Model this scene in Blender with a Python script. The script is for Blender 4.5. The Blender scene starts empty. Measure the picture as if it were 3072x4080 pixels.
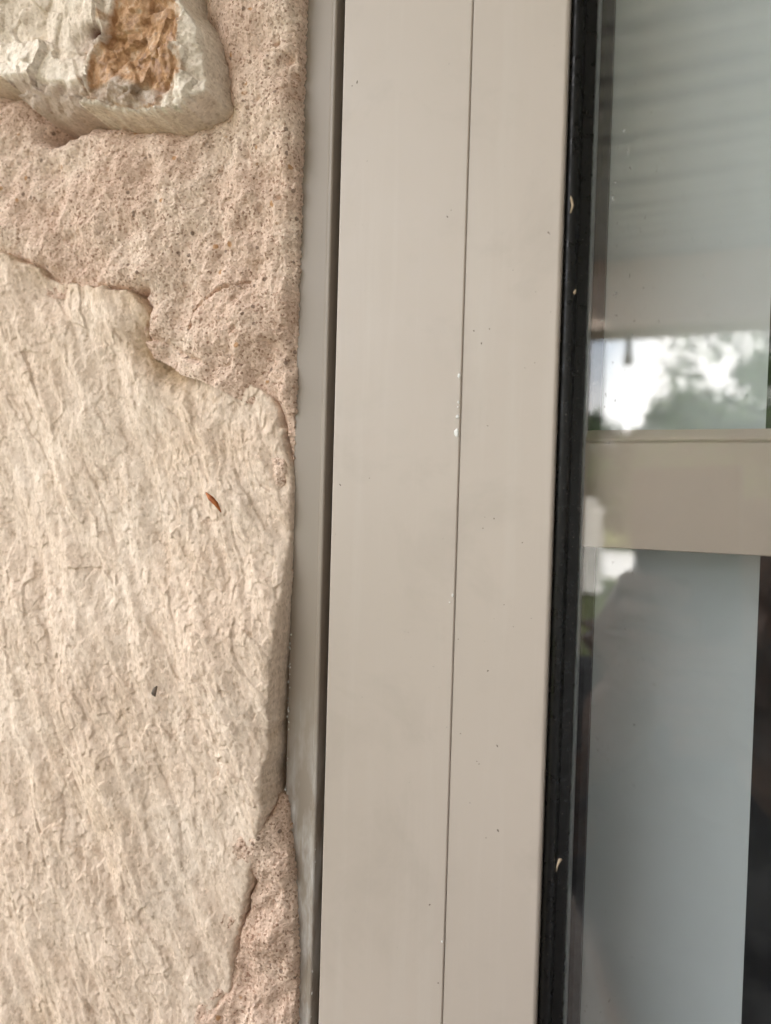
import bpy, bmesh, math, random
import numpy as np
from mathutils import Vector, Matrix

S = bpy.context.scene
COL = S.collection
rng = random.Random(7)
EYE = 1.85           # camera height above the porch floor; X right, Y into the wall, Z up

# ------------------------------------------------------------------ camera
def make_camera():
    yaw, pit, rol = math.radians(23.5), math.radians(-1.4), math.radians(1.6)
    f = Vector((-math.sin(yaw) * math.cos(pit), math.cos(yaw) * math.cos(pit), math.sin(pit)))
    r = Vector((math.cos(yaw), math.sin(yaw), 0)); u = r.cross(f)
    r2 = r * math.cos(rol) + u * math.sin(rol); u2 = -r * math.sin(rol) + u * math.cos(rol)
    cd = bpy.data.cameras.new('camera'); co = bpy.data.objects.new('camera', cd); COL.objects.link(co)
    m = Matrix((r2, u2, -f)).transposed().to_4x4(); m.translation = Vector((0, -0.24, EYE)); co.matrix_world = m
    cd.sensor_fit = 'HORIZONTAL'; cd.sensor_width = 7.379; cd.lens = 6.81
    cd.clip_start = 0.003; cd.clip_end = 2000
    cd.dof.use_dof = True; cd.dof.focus_distance = 0.268; cd.dof.aperture_fstop = 1.9
    S.camera = co
    return f, r2, u2
CF, CR, CU = make_camera()

# ------------------------------------------------------------------ sky, sun, exposure
SUN_DIR = Vector((-0.62, 0.52, 0.59)).normalized()      # towards the sun
w = bpy.data.worlds.new('World'); S.world = w; w.use_nodes = True
nt = w.node_tree; nt.nodes.clear()
out = nt.nodes.new('ShaderNodeOutputWorld'); bg = nt.nodes.new('ShaderNodeBackground')
sky = nt.nodes.new('ShaderNodeTexSky'); sky.sky_type = 'NISHITA'; sky.sun_disc = False
sky.sun_elevation = math.asin(SUN_DIR.z); sky.sun_rotation = math.atan2(SUN_DIR.x, SUN_DIR.y)
sky.dust_density = 1.6
tc = nt.nodes.new('ShaderNodeTexCoord')
cn = nt.nodes.new('ShaderNodeTexNoise'); cn.inputs['Scale'].default_value = 3.2; cn.inputs['Detail'].default_value = 6
cr = nt.nodes.new('ShaderNodeValToRGB')
cr.color_ramp.elements[0].position = 0.42; cr.color_ramp.elements[0].color = (.15, .15, .15, 1)
cr.color_ramp.elements[1].position = 0.60; cr.color_ramp.elements[1].color = (1, 1, 1, 1)
mx = nt.nodes.new('ShaderNodeMix'); mx.data_type = 'RGBA'
mx.inputs[7].default_value = (12.8, 12.2, 11.8, 1)      # sunlit cloud
nt.links.new(tc.outputs['Generated'], cn.inputs['Vector']); nt.links.new(cn.outputs[0], cr.inputs[0])
nt.links.new(cr.outputs[0], mx.inputs[0]); nt.links.new(sky.outputs[0], mx.inputs[6])
nt.links.new(mx.outputs[2], bg.inputs[0]); bg.inputs[1].default_value = 0.12
nt.links.new(bg.outputs[0], out.inputs[0])
sd = bpy.data.lights.new('sun', 'SUN'); sd.energy = 2.5; sd.angle = math.radians(0.6); sd.color = (1, .95, .87)
so = bpy.data.objects.new('sun', sd); COL.objects.link(so)
so.rotation_euler = (-SUN_DIR).to_track_quat('-Z', 'Y').to_euler()
S.view_settings.view_transform = 'Standard'; S.view_settings.look = 'None'
S.view_settings.exposure = 2.31; S.view_settings.gamma = 1
S.cycles.use_denoising = True; S.cycles.use_adaptive_sampling = False
S.cycles.max_bounces = 10; S.cycles.transparent_max_bounces = 24; S.cycles.diffuse_bounces = 5

# ------------------------------------------------------------------ helpers
def tag(o, label=None, cat=None, group=None, kind=None):
    if label: o['label'] = label
    if cat: o['category'] = cat
    if group: o['group'] = group
    if kind: o['kind'] = kind
    return o
def empty(name, loc=(0, 0, 0), label=None, cat=None, group=None):
    o = bpy.data.objects.new(name, None); COL.objects.link(o); o.location = loc
    o.empty_display_size = 0.05
    return tag(o, label, cat, group)
def link(name, me, mat, parent=None, world=True):
    o = bpy.data.objects.new(name, me); COL.objects.link(o)
    if mat and not me.materials: me.materials.append(mat)
    if parent is not None:
        o.parent = parent
        if world: o.matrix_parent_inverse = Matrix.Translation(-Vector(parent.location))
    return o
def mesh_py(name, v, f, smooth=False):
    me = bpy.data.meshes.new(name); me.from_pydata([tuple(p) for p in v], [], f); me.update()
    if smooth: me.shade_smooth()
    return me
class MB:
    def __init__(s): s.v = []; s.f = []
    def box(s, a, b):
        n = len(s.v); (x0, y0, z0), (x1, y1, z1) = a, b
        s.v += [(x0,y0,z0),(x1,y0,z0),(x1,y1,z0),(x0,y1,z0),(x0,y0,z1),(x1,y0,z1),(x1,y1,z1),(x0,y1,z1)]
        s.f += [tuple(n+i for i in q) for q in ((3,2,1,0),(4,5,6,7),(0,1,5,4),(1,2,6,5),(2,3,7,6),(3,0,4,7))]
        return s
    def tube(s, pts, rad, n=8, cap=True):
        b = len(s.v); pts = [Vector(p) for p in pts]
        if not hasattr(rad, '__len__'): rad = [rad] * len(pts)
        for i, p in enumerate(pts):
            d = (pts[min(i+1, len(pts)-1)] - pts[max(i-1, 0)]).normalized()
            a = d.orthogonal().normalized() if i == 0 else (a - d * a.dot(d)).normalized()
            c = d.cross(a)
            for k in range(n):
                t = 2*math.pi*k/n; s.v.append(tuple(p + (a*math.cos(t) + c*math.sin(t))*rad[i]))
        for i in range(len(pts)-1):
            for k in range(n):
                s.f.append((b+i*n+k, b+i*n+(k+1)%n, b+(i+1)*n+(k+1)%n, b+(i+1)*n+k))
        if cap:
            s.f.append(tuple(b+k for k in reversed(range(n)))); e = b+(len(pts)-1)*n; s.f.append(tuple(e+k for k in range(n)))
        return s
    def lathe(s, prof, c, n=16):
        b = len(s.v)
        for (r, z) in prof:
            for k in range(n):
                t = 2*math.pi*k/n; s.v.append((c[0]+r*math.cos(t), c[1]+r*math.sin(t), c[2]+z))
        for i in range(len(prof)-1):
            for k in range(n): s.f.append((b+i*n+k, b+i*n+(k+1)%n, b+(i+1)*n+(k+1)%n, b+(i+1)*n+k))
        return s
    def build(s, name, mat, parent=None, smooth=False):
        return link(name, mesh_py(name, s.v, s.f, smooth), mat, parent)
def bevel(o, wdt, seg=2):
    m = o.modifiers.new('bevel', 'BEVEL'); m.width = wdt; m.segments = seg; m.limit_method = 'ANGLE'
    return o

# numpy noise
def _h(ix, iy, s):
    n = (ix.astype(np.int64) * 374761393 + iy.astype(np.int64) * 668265263 + s * 974711) & 0x7fffffff
    n = ((n ^ (n >> 13)) * 1274126177) & 0x7fffffff
    n = ((n ^ (n >> 16)) * 1103515245 + 12345) & 0x7fffffff
    return ((n ^ (n >> 15)) & 0xffffff) / float(0xffffff)
def perlin(x, y, s=0):
    ix = np.floor(x); iy = np.floor(y); fx = x-ix; fy = y-iy
    def g(a, b):
        t = _h(ix+a, iy+b, s)*2*np.pi; return np.cos(t)*(fx-a) + np.sin(t)*(fy-b)
    u = fx*fx*fx*(fx*(fx*6-15)+10); v = fy*fy*fy*(fy*(fy*6-15)+10)
    return 1.5*((g(0,0)*(1-u)+g(1,0)*u)*(1-v) + (g(0,1)*(1-u)+g(1,1)*u)*v)
def fbm(x, y, s=0, o=4, gain=.5):
    r = 0; a = 1
    for k in range(o): r = r + a*perlin(x*2**k, y*2**k, s+k*17); a *= gain
    return r
def worley(x, y, s=0):
    ix = np.floor(x); iy = np.floor(y); f1 = np.full(x.shape, 9.); f2 = np.full(x.shape, 9.); idr = np.zeros(x.shape)
    for a in (-1, 0, 1):
        for b in (-1, 0, 1):
            px = ix+a+_h(ix+a, iy+b, s); py = iy+b+_h(ix+a, iy+b, s+5)
            d = np.hypot(px-x, py-y); m = d < f1
            f2 = np.where(m, f1, np.minimum(f2, d)); f1 = np.where(m, d, f1); idr = np.where(m, _h(ix+a, iy+b, s+9), idr)
    return f1, f2, idr
def facets(x, y, s=0, tilt=1., off=1.):
    """broken planar faces: every cell its own offset (0..1) and tilt"""
    ix = np.floor(x); iy = np.floor(y); f1 = np.full(x.shape, 9.); h = np.zeros(x.shape)
    for a in (-1, 0, 1):
        for b in (-1, 0, 1):
            px = ix+a+_h(ix+a, iy+b, s); py = iy+b+_h(ix+a, iy+b, s+5)
            d = np.hypot(px-x, py-y); m = d < f1; f1 = np.where(m, d, f1)
            v = .5 + off*(_h(ix+a, iy+b, s+9)-.5) + tilt*((_h(ix+a, iy+b, s+11)-.5)*(x-px) + (_h(ix+a, iy+b, s+13)-.5)*(y-py))
            h = np.where(m, v, h)
    return h
def sdf(px, pz, poly):
    """signed distance, positive inside"""
    d = np.full(px.shape, 1e9); ins = np.zeros(px.shape, bool); n = len(poly)
    for i in range(n):
        ax, az = poly[i]; bx, bz = poly[(i+1) % n]; ex, ez = bx-ax, bz-az
        t = np.clip(((px-ax)*ex + (pz-az)*ez)/(ex*ex+ez*ez+1e-12), 0, 1)
        d = np.minimum(d, (px-ax-t*ex)**2 + (pz-az-t*ez)**2)
        c = ((az > pz) != (bz > pz))
        xi = ax + (pz-az)*(bx-ax)/((bz-az) if abs(bz-az) > 1e-9 else 1e-9)
        ins ^= c & (px < xi)
    return np.sqrt(d)*np.where(ins, 1, -1)
def sstep(a, b, x):
    t = np.clip((x-a)/(b-a), 0, 1); return t*t*(3-2*t)
def height_mesh(name, xs, zs, H, keep, attrs=None):
    """surface y = -H over an x,z grid; faces kept where keep is true at any corner"""
    nx, nz = len(xs), len(zs)
    X, Z = np.meshgrid(xs, zs)
    idx = np.arange(nx*nz).reshape(nz, nx)
    q = np.stack([idx[:-1, :-1], idx[:-1, 1:], idx[1:, 1:], idx[1:, :-1]], -1).reshape(-1, 4)
    k = keep.ravel()[q].any(1); q = q[k]
    used = np.unique(q); remap = np.full(nx*nz, -1); remap[used] = np.arange(len(used)); q = remap[q]
    co = np.stack([X.ravel(), -H.ravel(), Z.ravel()+EYE], -1)[used].astype(np.float32)
    me = bpy.data.meshes.new(name)
    me.vertices.add(len(co)); me.vertices.foreach_set('co', co.ravel())
    me.loops.add(q.size); me.loops.foreach_set('vertex_index', q.ravel().astype(np.int32))
    me.polygons.add(len(q)); me.polygons.foreach_set('loop_start', (np.arange(len(q))*4).astype(np.int32))
    me.polygons.foreach_set('loop_total', np.full(len(q), 4, np.int32))
    me.update(calc_edges=True); me.shade_smooth()
    for an, arr in (attrs or {}).items():
        a = me.attributes.new(an, 'FLOAT', 'POINT'); a.data.foreach_set('value', arr.ravel()[used].astype(np.float32))
    return me

# ------------------------------------------------------------------ materials
class NM:
    def __init__(s, name, rough=.6, base=(.5, .5, .5), spec=.5, metal=0):
        s.m = bpy.data.materials.new(name); s.m.use_nodes = True; s.t = s.m.node_tree
        s.b = s.t.nodes['Principled BSDF']; s.o = s.t.nodes['Material Output']
        s.b.inputs['Roughness'].default_value = rough; s.b.inputs['Base Color'].default_value = (*base, 1)
        s.b.inputs['Specular IOR Level'].default_value = spec; s.b.inputs['Metallic'].default_value = metal
        s._tc = None
    def n(s, t): return s.t.nodes.new('ShaderNode'+t)
    def l(s, a, b): s.t.links.new(a, b)
    def co(s):
        if not s._tc: s._tc = s.n('TexCoord')
        return s._tc.outputs['Object']
    def map(s, scale=(1, 1, 1), rot=(0, 0, 0)):
        m = s.n('Mapping'); m.inputs['Scale'].default_value = scale; m.inputs['Rotation'].default_value = rot
        s.l(s.co(), m.inputs[0]); return m.outputs[0]
    def noise(s, scale, detail=4, rough=.55, vec=None, dist=0):
        n = s.n('TexNoise'); n.inputs['Scale'].default_value = scale; n.inputs['Detail'].default_value = detail
        n.inputs['Roughness'].default_value = rough; n.inputs['Distortion'].default_value = dist
        s.l(vec if vec is not None else s.co(), n.inputs['Vector']); return n.outputs[0]
    def vor(s, scale, out='Color', vec=None, feature='F1'):
        n = s.n('TexVoronoi'); n.inputs['Scale'].default_value = scale; n.feature = feature
        s.l(vec if vec is not None else s.co(), n.inputs['Vector']); return n.outputs[out]
    def ramp(s, fac, *stops):
        r = s.n('ValToRGB'); e = r.color_ramp.elements
        e.remove(e[1])
        for i, (p, c) in enumerate(stops):
            if i == 0: e[0].position = p; el = e[0]
            else: el = e.new(p)
            el.color = (*c, 1) if hasattr(c, '__len__') else (c, c, c, 1)
        s.l(fac, r.inputs[0]); return r.outputs[0]
    def mix(s, fac, a, b, mode='MIX'):
        m = s.n('Mix'); m.data_type = 'RGBA'; m.blend_type = mode
        for sock, v in ((m.inputs[0], fac), (m.inputs[6], a), (m.inputs[7], b)):
            if hasattr(v, 'is_linked'): s.l(v, sock)
            elif hasattr(v, '__len__'): sock.default_value = (*v, 1)
            else: sock.default_value = v
        return m.outputs[2]
    def math(s, op, a, b=0.):
        m = s.n('Math'); m.operation = op
        for sock, v in ((m.inputs[0], a), (m.inputs[1], b)):
            if hasattr(v, 'is_linked'): s.l(v, sock)
            else: sock.default_value = v
        return m.outputs[0]
    def attr(s, name):
        a = s.n('Attribute'); a.attribute_name = name; return a.outputs['Fac']
    def sep(s, c):
        n = s.n('SeparateColor'); s.l(c, n.inputs[0]); return n.outputs
    def color(s, c): s.l(c, s.b.inputs['Base Color']); return s
    def rough(s, c): s.l(c, s.b.inputs['Roughness']); return s
    def bump(s, h, dist, strength=1):
        b = s.n('Bump'); b.inputs['Distance'].default_value = dist; b.inputs['Strength'].default_value = strength
        s.l(h, b.inputs['Height']); s.l(b.outputs[0], s.b.inputs['Normal']); return s

def mat_limestone():
    k = NM('cream_limestone', rough=.88, spec=.25)
    c = k.ramp(k.noise(26, 5, .6), (.28, (.68, .54, .435)), (.5, (.72, .588, .482)), (.74, (.76, .645, .545)))
    patch = k.ramp(k.noise(14, 4, .6, dist=.6), (.56, 0.), (.72, 1.))
    c = k.mix(patch, c, k.mix(.28, c, (.62, .43, .26)))
    stretch = k.map((1, 1, .5), (0, math.radians(28), 0))
    fib = k.ramp(k.noise(210, 5, .65, vec=stretch), (.34, (.74, .66, .58)), (.5, (.93, .92, .90)), (.66, (1.12, 1.12, 1.12)))
    c = k.mix(.30, c, k.mix(1, c, fib, 'MULTIPLY'))
    rust = k.ramp(k.noise(60, 3, .5), (.72, 0.), (.80, 1.))
    c = k.mix(k.math('MULTIPLY', rust, .35), c, (.52, .30, .15))
    st = k.attr('stain')
    c = k.mix(st, c, k.mix(.75, c, (.46, .31, .165)))
    gv = k.map((1, 1, .62), (0, math.radians(28), 0))
    relief_gr = k.ramp(k.sep(k.vor(1150, vec=gv))[0], (0., (.70, .64, .58)), (.14, (.90, .875, .85)), (.45, (1.0, .995, .99)), (.8, (1.08, 1.085, 1.09)), (1., (1.22, 1.235, 1.25)))  # lit and shaded micro relief put into the colour as mineral grain
    c = k.mix(.7, c, k.mix(1, c, relief_gr, 'MULTIPLY'))
    relief_gr2 = k.ramp(k.noise(520, 5, .8, vec=gv), (.34, (.80, .76, .71)), (.47, (.98, .975, .97)), (.53, (1.02, 1.02, 1.02)), (.68, (1.15, 1.16, 1.17)))  # softer mottling, also relief light and shade carried by colour
    c = k.mix(.78, c, k.mix(1, c, relief_gr2, 'MULTIPLY'))
    speck = k.ramp(k.noise(900, 2, .5), (.76, 0.), (.80, 1.))
    c = k.mix(k.math('MULTIPLY', speck, .5), c, (.30, .22, .15))
    k.color(c)
    h = k.mix(.5, k.noise(900, 5, .75), k.noise(2200, 3, .7))
    return k.bump(h, .0002, .6).m
def mat_upper_stone():
    k = NM('rust_veined_limestone', rough=.85, spec=.3)
    c = k.ramp(k.noise(30, 5, .6), (.30, (.64, .53, .43)), (.5, (.77, .665, .56)), (.7, (.84, .76, .67)))
    g = k.attr('grey'); c = k.mix(g, c, k.ramp(k.noise(120, 5, .6), (.3, (.63, .535, .44)), (.7, (.82, .735, .635))))
    pink = k.attr('pink'); c = k.mix(pink, c, (.50, .385, .32))
    o = k.ramp(k.math('ADD', k.attr('rust'), k.math('MULTIPLY', k.math('SUBTRACT', k.noise(140, 4, .65), .5), .9)), (.22, 0.), (.62, 1.))
    oc = k.ramp(k.noise(110, 5, .65, dist=.8), (.28, (.15, .075, .035)), (.42, (.34, .18, .085)), (.56, (.52, .31, .17)), (.72, (.62, .50, .38)))
    c = k.mix(o, c, oc)
    q = k.attr('quartz')
    qc = k.ramp(k.noise(160, 4, .6), (.32, (.22, .17, .12)), (.5, (.46, .41, .36)), (.68, (.66, .63, .60)))
    c = k.mix(q, c, qc)
    c = k.mix(k.attr('hole'), c, (.10, .022, .008))
    relief_gr = k.ramp(k.sep(k.vor(1100))[0], (0., (.74, .69, .64)), (.16, (.92, .90, .88)), (.5, (1.0, 1.0, 1.0)), (.85, (1.07, 1.07, 1.07)), (1., (1.16, 1.165, 1.17)))  # grain colour carries the light and shade of fine relief
    c = k.mix(.8, c, k.mix(1, c, relief_gr, 'MULTIPLY'))
    relief_gr2 = k.ramp(k.noise(420, 5, .8), (.34, (.80, .765, .73)), (.47, (.98, .975, .97)), (.53, (1.02, 1.02, 1.02)), (.68, (1.13, 1.135, 1.14)))  # relief shading in the colour again, at a coarser size
    c = k.mix(.8, c, k.mix(1, c, relief_gr2, 'MULTIPLY'))
    k.color(c)
    wet = k.math('MAXIMUM', k.math('MULTIPLY', o, .8), q)
    gl = k.ramp(k.noise(260, 2, .5), (.42, .0), (.52, 1.))
    k.rough(k.math('SUBTRACT', .88, k.math('MULTIPLY', k.math('MULTIPLY', wet, gl), .5)))
    h = k.mix(.5, k.noise(700, 5, .65), k.noise(1700, 3, .6))
    return k.bump(h, .00025, .7).m
def mat_mortar():
    k = NM('pink_sand_mortar', rough=.92, spec=.2)
    base = k.ramp(k.noise(28, 4, .6), (.32, (.57, .41, .32)), (.5, (.68, .515, .415)), (.70, (.76, .62, .515)))
    r = k.sep(k.vor(1250))[0]
    grain = k.ramp(r, (.0, (.48, .39, .34)), (.13, (.80, .74, .70)), (.40, (.97, .95, .93)), (.75, (1.05, 1.04, 1.03)), (1., (1.18, 1.2, 1.21)))
    c = k.mix(1, base, grain, 'MULTIPLY')
    r2 = k.sep(k.vor(420))[1]
    dark = k.ramp(r2, (.955, 0.), (.965, 1.))
    dd = k.ramp(k.vor(420, 'Distance'), (.30, 1.), (.42, 0.))
    c = k.mix(k.math('MULTIPLY', k.math('MULTIPLY', dark, dd), .75), c, (.14, .085, .06))
    am = k.ramp(k.sep(k.vor(300))[2], (.972, 0.), (.98, 1.))
    c = k.mix(k.math('MULTIPLY', am, k.ramp(k.vor(300, 'Distance'), (.28, .8), (.4, 0.))), c, (.46, .24, .10))
    k.color(c)
    h = k.mix(.5, k.vor(1250, 'Distance'), k.noise(2000, 3, .6))
    return k.bump(k.math('MULTIPLY', h, -1.), .0006, .8).m
def mat_paint():
    k = NM('beige_satin_paint', rough=.42, spec=.45)
    c = k.mix(k.noise(9, 3, .5), (.455, .39, .338), (.48, .414, .36))
    c = k.mix(k.math('MULTIPLY', k.ramp(k.noise(45, 4, .6), (.55, 0.), (.75, 1.)), .12), c, (.36, .31, .26))
    fs = k.ramp(k.noise(700, 2, .5), (.765, 0.), (.80, 1.))
    c = k.mix(k.math('MULTIPLY', fs, .35), c, (.24, .20, .17))
    run = k.ramp(k.noise(130, 4, .6, vec=k.map((1, 1, .05))), (.50, 0.), (.72, 1.))
    c = k.mix(k.math('MULTIPLY', run, .18), c, (.58, .54, .49))
    smudge = k.ramp(k.noise(24, 5, .65, dist=.5), (.52, 0.), (.72, 1.))
    c = k.mix(k.math('MULTIPLY', smudge, .24), c, (.30, .255, .215))
    k.color(c)
    k.rough(k.ramp(k.noise(70, 4, .6), (.3, .38), (.7, .50)))
    return k.bump(k.noise(1600, 3, .6), .00004, .5).m
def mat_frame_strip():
    k = NM('beige_paint_shaded_scuffed', rough=.45, spec=.4)
    c = k.mix(k.noise(9, 3, .5), (.275, .23, .188), (.30, .252, .208))  # sash beige darkened in colour for the shade beside the stone
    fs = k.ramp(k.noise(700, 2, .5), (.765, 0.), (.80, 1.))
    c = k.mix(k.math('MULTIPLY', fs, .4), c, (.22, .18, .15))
    # pale vertical mortar scuffs on the lowest part of the strip
    z = k.n('SeparateXYZ'); k.l(k.co(), z.inputs[0])
    low = k.ramp(k.math('MULTIPLY', k.math('SUBTRACT', EYE-.075, z.outputs[2]), 9.), (.0, 0.), (.6, 1.))
    strk = k.ramp(k.noise(620, 4, .6, vec=k.map((1, 1, .035))), (.47, 0.), (.66, 1.))
    blot = k.ramp(k.noise(180, 4, .6, vec=k.map((1, 1, .3))), (.42, 0.), (.62, 1.))
    k_ = k.math('MULTIPLY', low, k.math('MAXIMUM', k.math('MULTIPLY', strk, blot), k.math('MULTIPLY', blot, .45)))
    c = k.mix(k_, c, (.66, .65, .64))
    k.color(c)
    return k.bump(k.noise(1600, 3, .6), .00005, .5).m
def mat_rubber():
    k = NM('black_rubber', rough=.3, spec=.32, base=(.012, .011, .011))
    d = k.ramp(k.noise(420, 5, .7), (.56, 0.), (.74, 1.))
    d2 = k.ramp(k.noise(1300, 2, .5), (.70, 0.), (.76, 1.))
    c = k.mix(k.math('MULTIPLY', d, .06), (.004, .0038, .004), (.20, .15, .12))
    c = k.mix(k.math('MULTIPLY', d2, .30), c, (.34, .29, .24))
    k.color(c); k.rough(k.ramp(k.noise(300, 3, .6), (.35, .22), (.65, .55)))
    return k.bump(k.noise(900, 3, .6), .0001, .6).m
def mat_glass(name, dust):
    k = NM(name); t = k.t
    lw = k.n('LayerWeight'); lw.inputs[0].default_value = .5
    fr = k.math('ADD', k.math('MULTIPLY', k.math('POWER', lw.outputs['Facing'], 5.), .96), .068)
    tr = k.n('BsdfTransparent'); tr.inputs[0].default_value = (.985, .99, .992, 1)
    gl = k.n('BsdfGlossy'); gl.inputs['Roughness'].default_value = 0.0
    m1 = k.n('MixShader'); k.l(fr, m1.inputs[0]); k.l(tr.outputs[0], m1.inputs[1]); k.l(gl.outputs[0], m1.inputs[2])
    df = k.n('BsdfDiffuse'); df.inputs[0].default_value = (.62, .62, .62, 1)
    m2 = k.n('MixShader')
    film = k.ramp(k.noise(38, 5, .65), (.40, .0), (.8, 1.))
    sp = k.ramp(k.noise(520, 3, .6, vec=k.map((1, 1, .6), (0, .6, 0))), (.66, 0.), (.73, 1.))
    sp = k.math('MULTIPLY', sp, k.ramp(k.noise(22, 3, .6), (.42, .1), (.62, 1.)))
    sx = k.n('SeparateXYZ'); k.l(k.co(), sx.inputs[0])
    edge = k.ramp(k.math('MULTIPLY', k.math('ADD', sx.outputs[0], .040), 20.), (.0, 1.), (.6, .12))
    f = k.math('ADD', k.math('MULTIPLY', film, (.03*dust)), k.math('MULTIPLY', k.math('MULTIPLY', sp, edge), (.75*dust)))
    f = k.math('ADD', f, (.004*dust))
    k.l(f, m2.inputs[0]); k.l(m1.outputs[0], m2.inputs[1]); k.l(df.outputs[0], m2.inputs[2])
    k.l(m2.outputs[0], k.o.inputs[0]); t.nodes.remove(k.b)
    return k.m
def simple(name, c1, c2, scale, rough=.7, spec=.3, bump=0, bscale=None, vec=None, metal=0):
    k = NM(name, rough=rough, spec=spec, metal=metal)
    k.color(k.ramp(k.noise(scale, 4, .6), (.32, c1), (.68, c2)))
    if bump: k.bump(k.noise(bscale or scale*4, 4, .6), bump, .8)
    return k.m
def mat_leaf(name, a, b, scale=3):
    k = NM(name, rough=.55, spec=.3); k.color(k.ramp(k.noise(scale, 3), (.3, a), (.7, b)))
    return k.m
M = dict(
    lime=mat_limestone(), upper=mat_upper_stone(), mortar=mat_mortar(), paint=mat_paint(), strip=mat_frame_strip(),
    rubber=mat_rubber(), glass=mat_glass('outer_glass', 1.0), glass2=mat_glass('inner_glass', .25),
    bar=simple('beige_bar_paint', (.44, .36, .295), (.465, .385, .32), 12, .45, .4),
    spacer=simple('black_sealant', (.012, .012, .014), (.030, .030, .034), 300, .5),
    alu=simple('dusty_aluminium', (.23, .24, .25), (.36, .37, .37), 260, .55, .5, .0001, 900),
    blind=simple('grey_blind_fabric', (.80, .845, .85), (.83, .87, .87), 14, .8, .25, .00003, 1500),
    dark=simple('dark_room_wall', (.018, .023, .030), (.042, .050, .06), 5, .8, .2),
    board=simple('white_ceiling_boards', (.58, .59, .60), (.66, .67, .68), 2.5, .6, .3),
    beam=simple('pinkish_beam_render', (.80, .66, .57), (.85, .72, .63), 6, .8),
    floor=simple('pale_paving_stone', (.12, .105, .09), (.17, .15, .135), 1.5, .85, .2, .002, 60),
    grass=simple('lawn_grass', (.055, .07, .025), (.095, .105, .04), .8, .95, .1, .02, 30),
    meadow=simple('dry_sunlit_grass', (.22, .25, .08), (.32, .33, .14), .6, .95, .1, .02, 20),
    wall2=simple('white_garden_stone', (.70, .68, .64), (.82, .80, .77), 3, .9, .2, .01, 12),
    bark=simple('grey_bark', (.06, .05, .04), (.13, .11, .09), 8, .9, .2, .01, 30),
    leafd=mat_leaf('dark_leaf', (.018, .040, .012), (.05, .085, .025)), leafm=mat_leaf('mid_leaf', (.04, .08, .022), (.085, .13, .04)),
    white=simple('white_flake', (.72, .71, .69), (.84, .83, .81), 900, .7),
    speck=simple('dark_speck', (.10, .08, .065), (.20, .16, .13), 900, .8),
    orange=simple('rust_leaf_scrap', (.20, .05, .015), (.46, .15, .04), 400, .6),
    cream=simple('cream_husk', (.42, .31, .21), (.62, .50, .36), 500, .7),
    black=simple('black_plastic', (.012, .012, .013), (.02, .02, .022), 20, .4),
    bulbg=simple('smoky_bulb_glass', (.10, .10, .10), (.16, .15, .14), 20, .15, .6),
)

# ------------------------------------------------------------------ outdoor setting
def plane_obj(name, x0, x1, y0, y1, z, mat, kind='structure'):
    return tag(MB().box((x0, y0, z-.08), (x1, y1, z)).build(name, mat), kind=kind)
tag(MB().box((-300, -300, -.5), (300, 300, -.12)).build('ground', M['grass']), kind='structure')
plane_obj('porch_floor', -1.9, 6.7, -4.6, .0, 0, M['floor'])
plane_obj('meadow', -14, 6, -75, -28.05, -.10, M['meadow'])
plane_obj('path', -6, 6, -28, -18.5, -.05, M['wall2'])

# porch roof: boards, beam, posts
roof = tag(MB().box((-.85, -4.3, EYE+1.30), (6.5, .6, EYE+1.45)).build('porch_roof', M['dark']), 'flat porch roof over the stone wall and window', 'roof')
bme = mesh_py('ceiling_board', *[(lambda b: (b.v, b.f))(MB().box((-.84, -.040, EYE+1.255), (6.4, .040, EYE+1.285)))][0])
bme.materials.append(M['board'])
for i in range(33):
    o = link('ceiling_board', bme, None, roof); o.location.y = -.08 - i*.122 + rng.uniform(-.022, .022); o.location.z = rng.uniform(-.004, .012)
tag(MB().box((2.6, -4.3, 0.002), (2.85, -.26, EYE+1.25)).build('light_block_wall', M['board']), 'added unseen wall blocking light from the right of the porch', 'wall')  # unseen wall, added to cut the light coming from the right
beam = tag(MB().box((-.9, -3.92, EYE+.9), (6.5, -3.62, EYE+1.252)).build('porch_beam', M['beam']), 'pinkish rendered beam along the front edge of the porch', 'beam')
for i, x in enumerate((-.72, 3.4)):
    p = MB().box((x-.14, -3.91, .0), (x+.14, -3.63, EYE+.898)).build('porch_post', M['beam'])
    tag(p, ['rendered porch post at the open end of the porch', 'rendered porch post far along the beam'][i], 'post', 'porch posts')

# hanging bulb under the beam
def string_bulb(x, y, z, lab):
    r = empty('hanging_bulb', (x, y, z), lab, 'light bulb', 'festoon bulbs under the beam')
    MB().tube([(x, y, EYE+.899), (x, y, z+.02)], .004, 6).build('cord', M['black'], r)
    MB().lathe([(.0, .03), (.014, .03), (.016, -.02), (.018, -.035), (.0, -.035)], (x, y, z), 12).build('socket', M['black'], r, True)
    MB().lathe([(.014, -.036), (.02, -.05), (.027, -.075), (.024, -.10), (.012, -.115), (.0, -.118)], (x, y, z), 12).build('bulb', M['bulbg'], r, True)
string_bulb(-.355, -3.72, EYE+.835, 'dark festoon bulb hanging from the porch beam against the sky')

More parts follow.
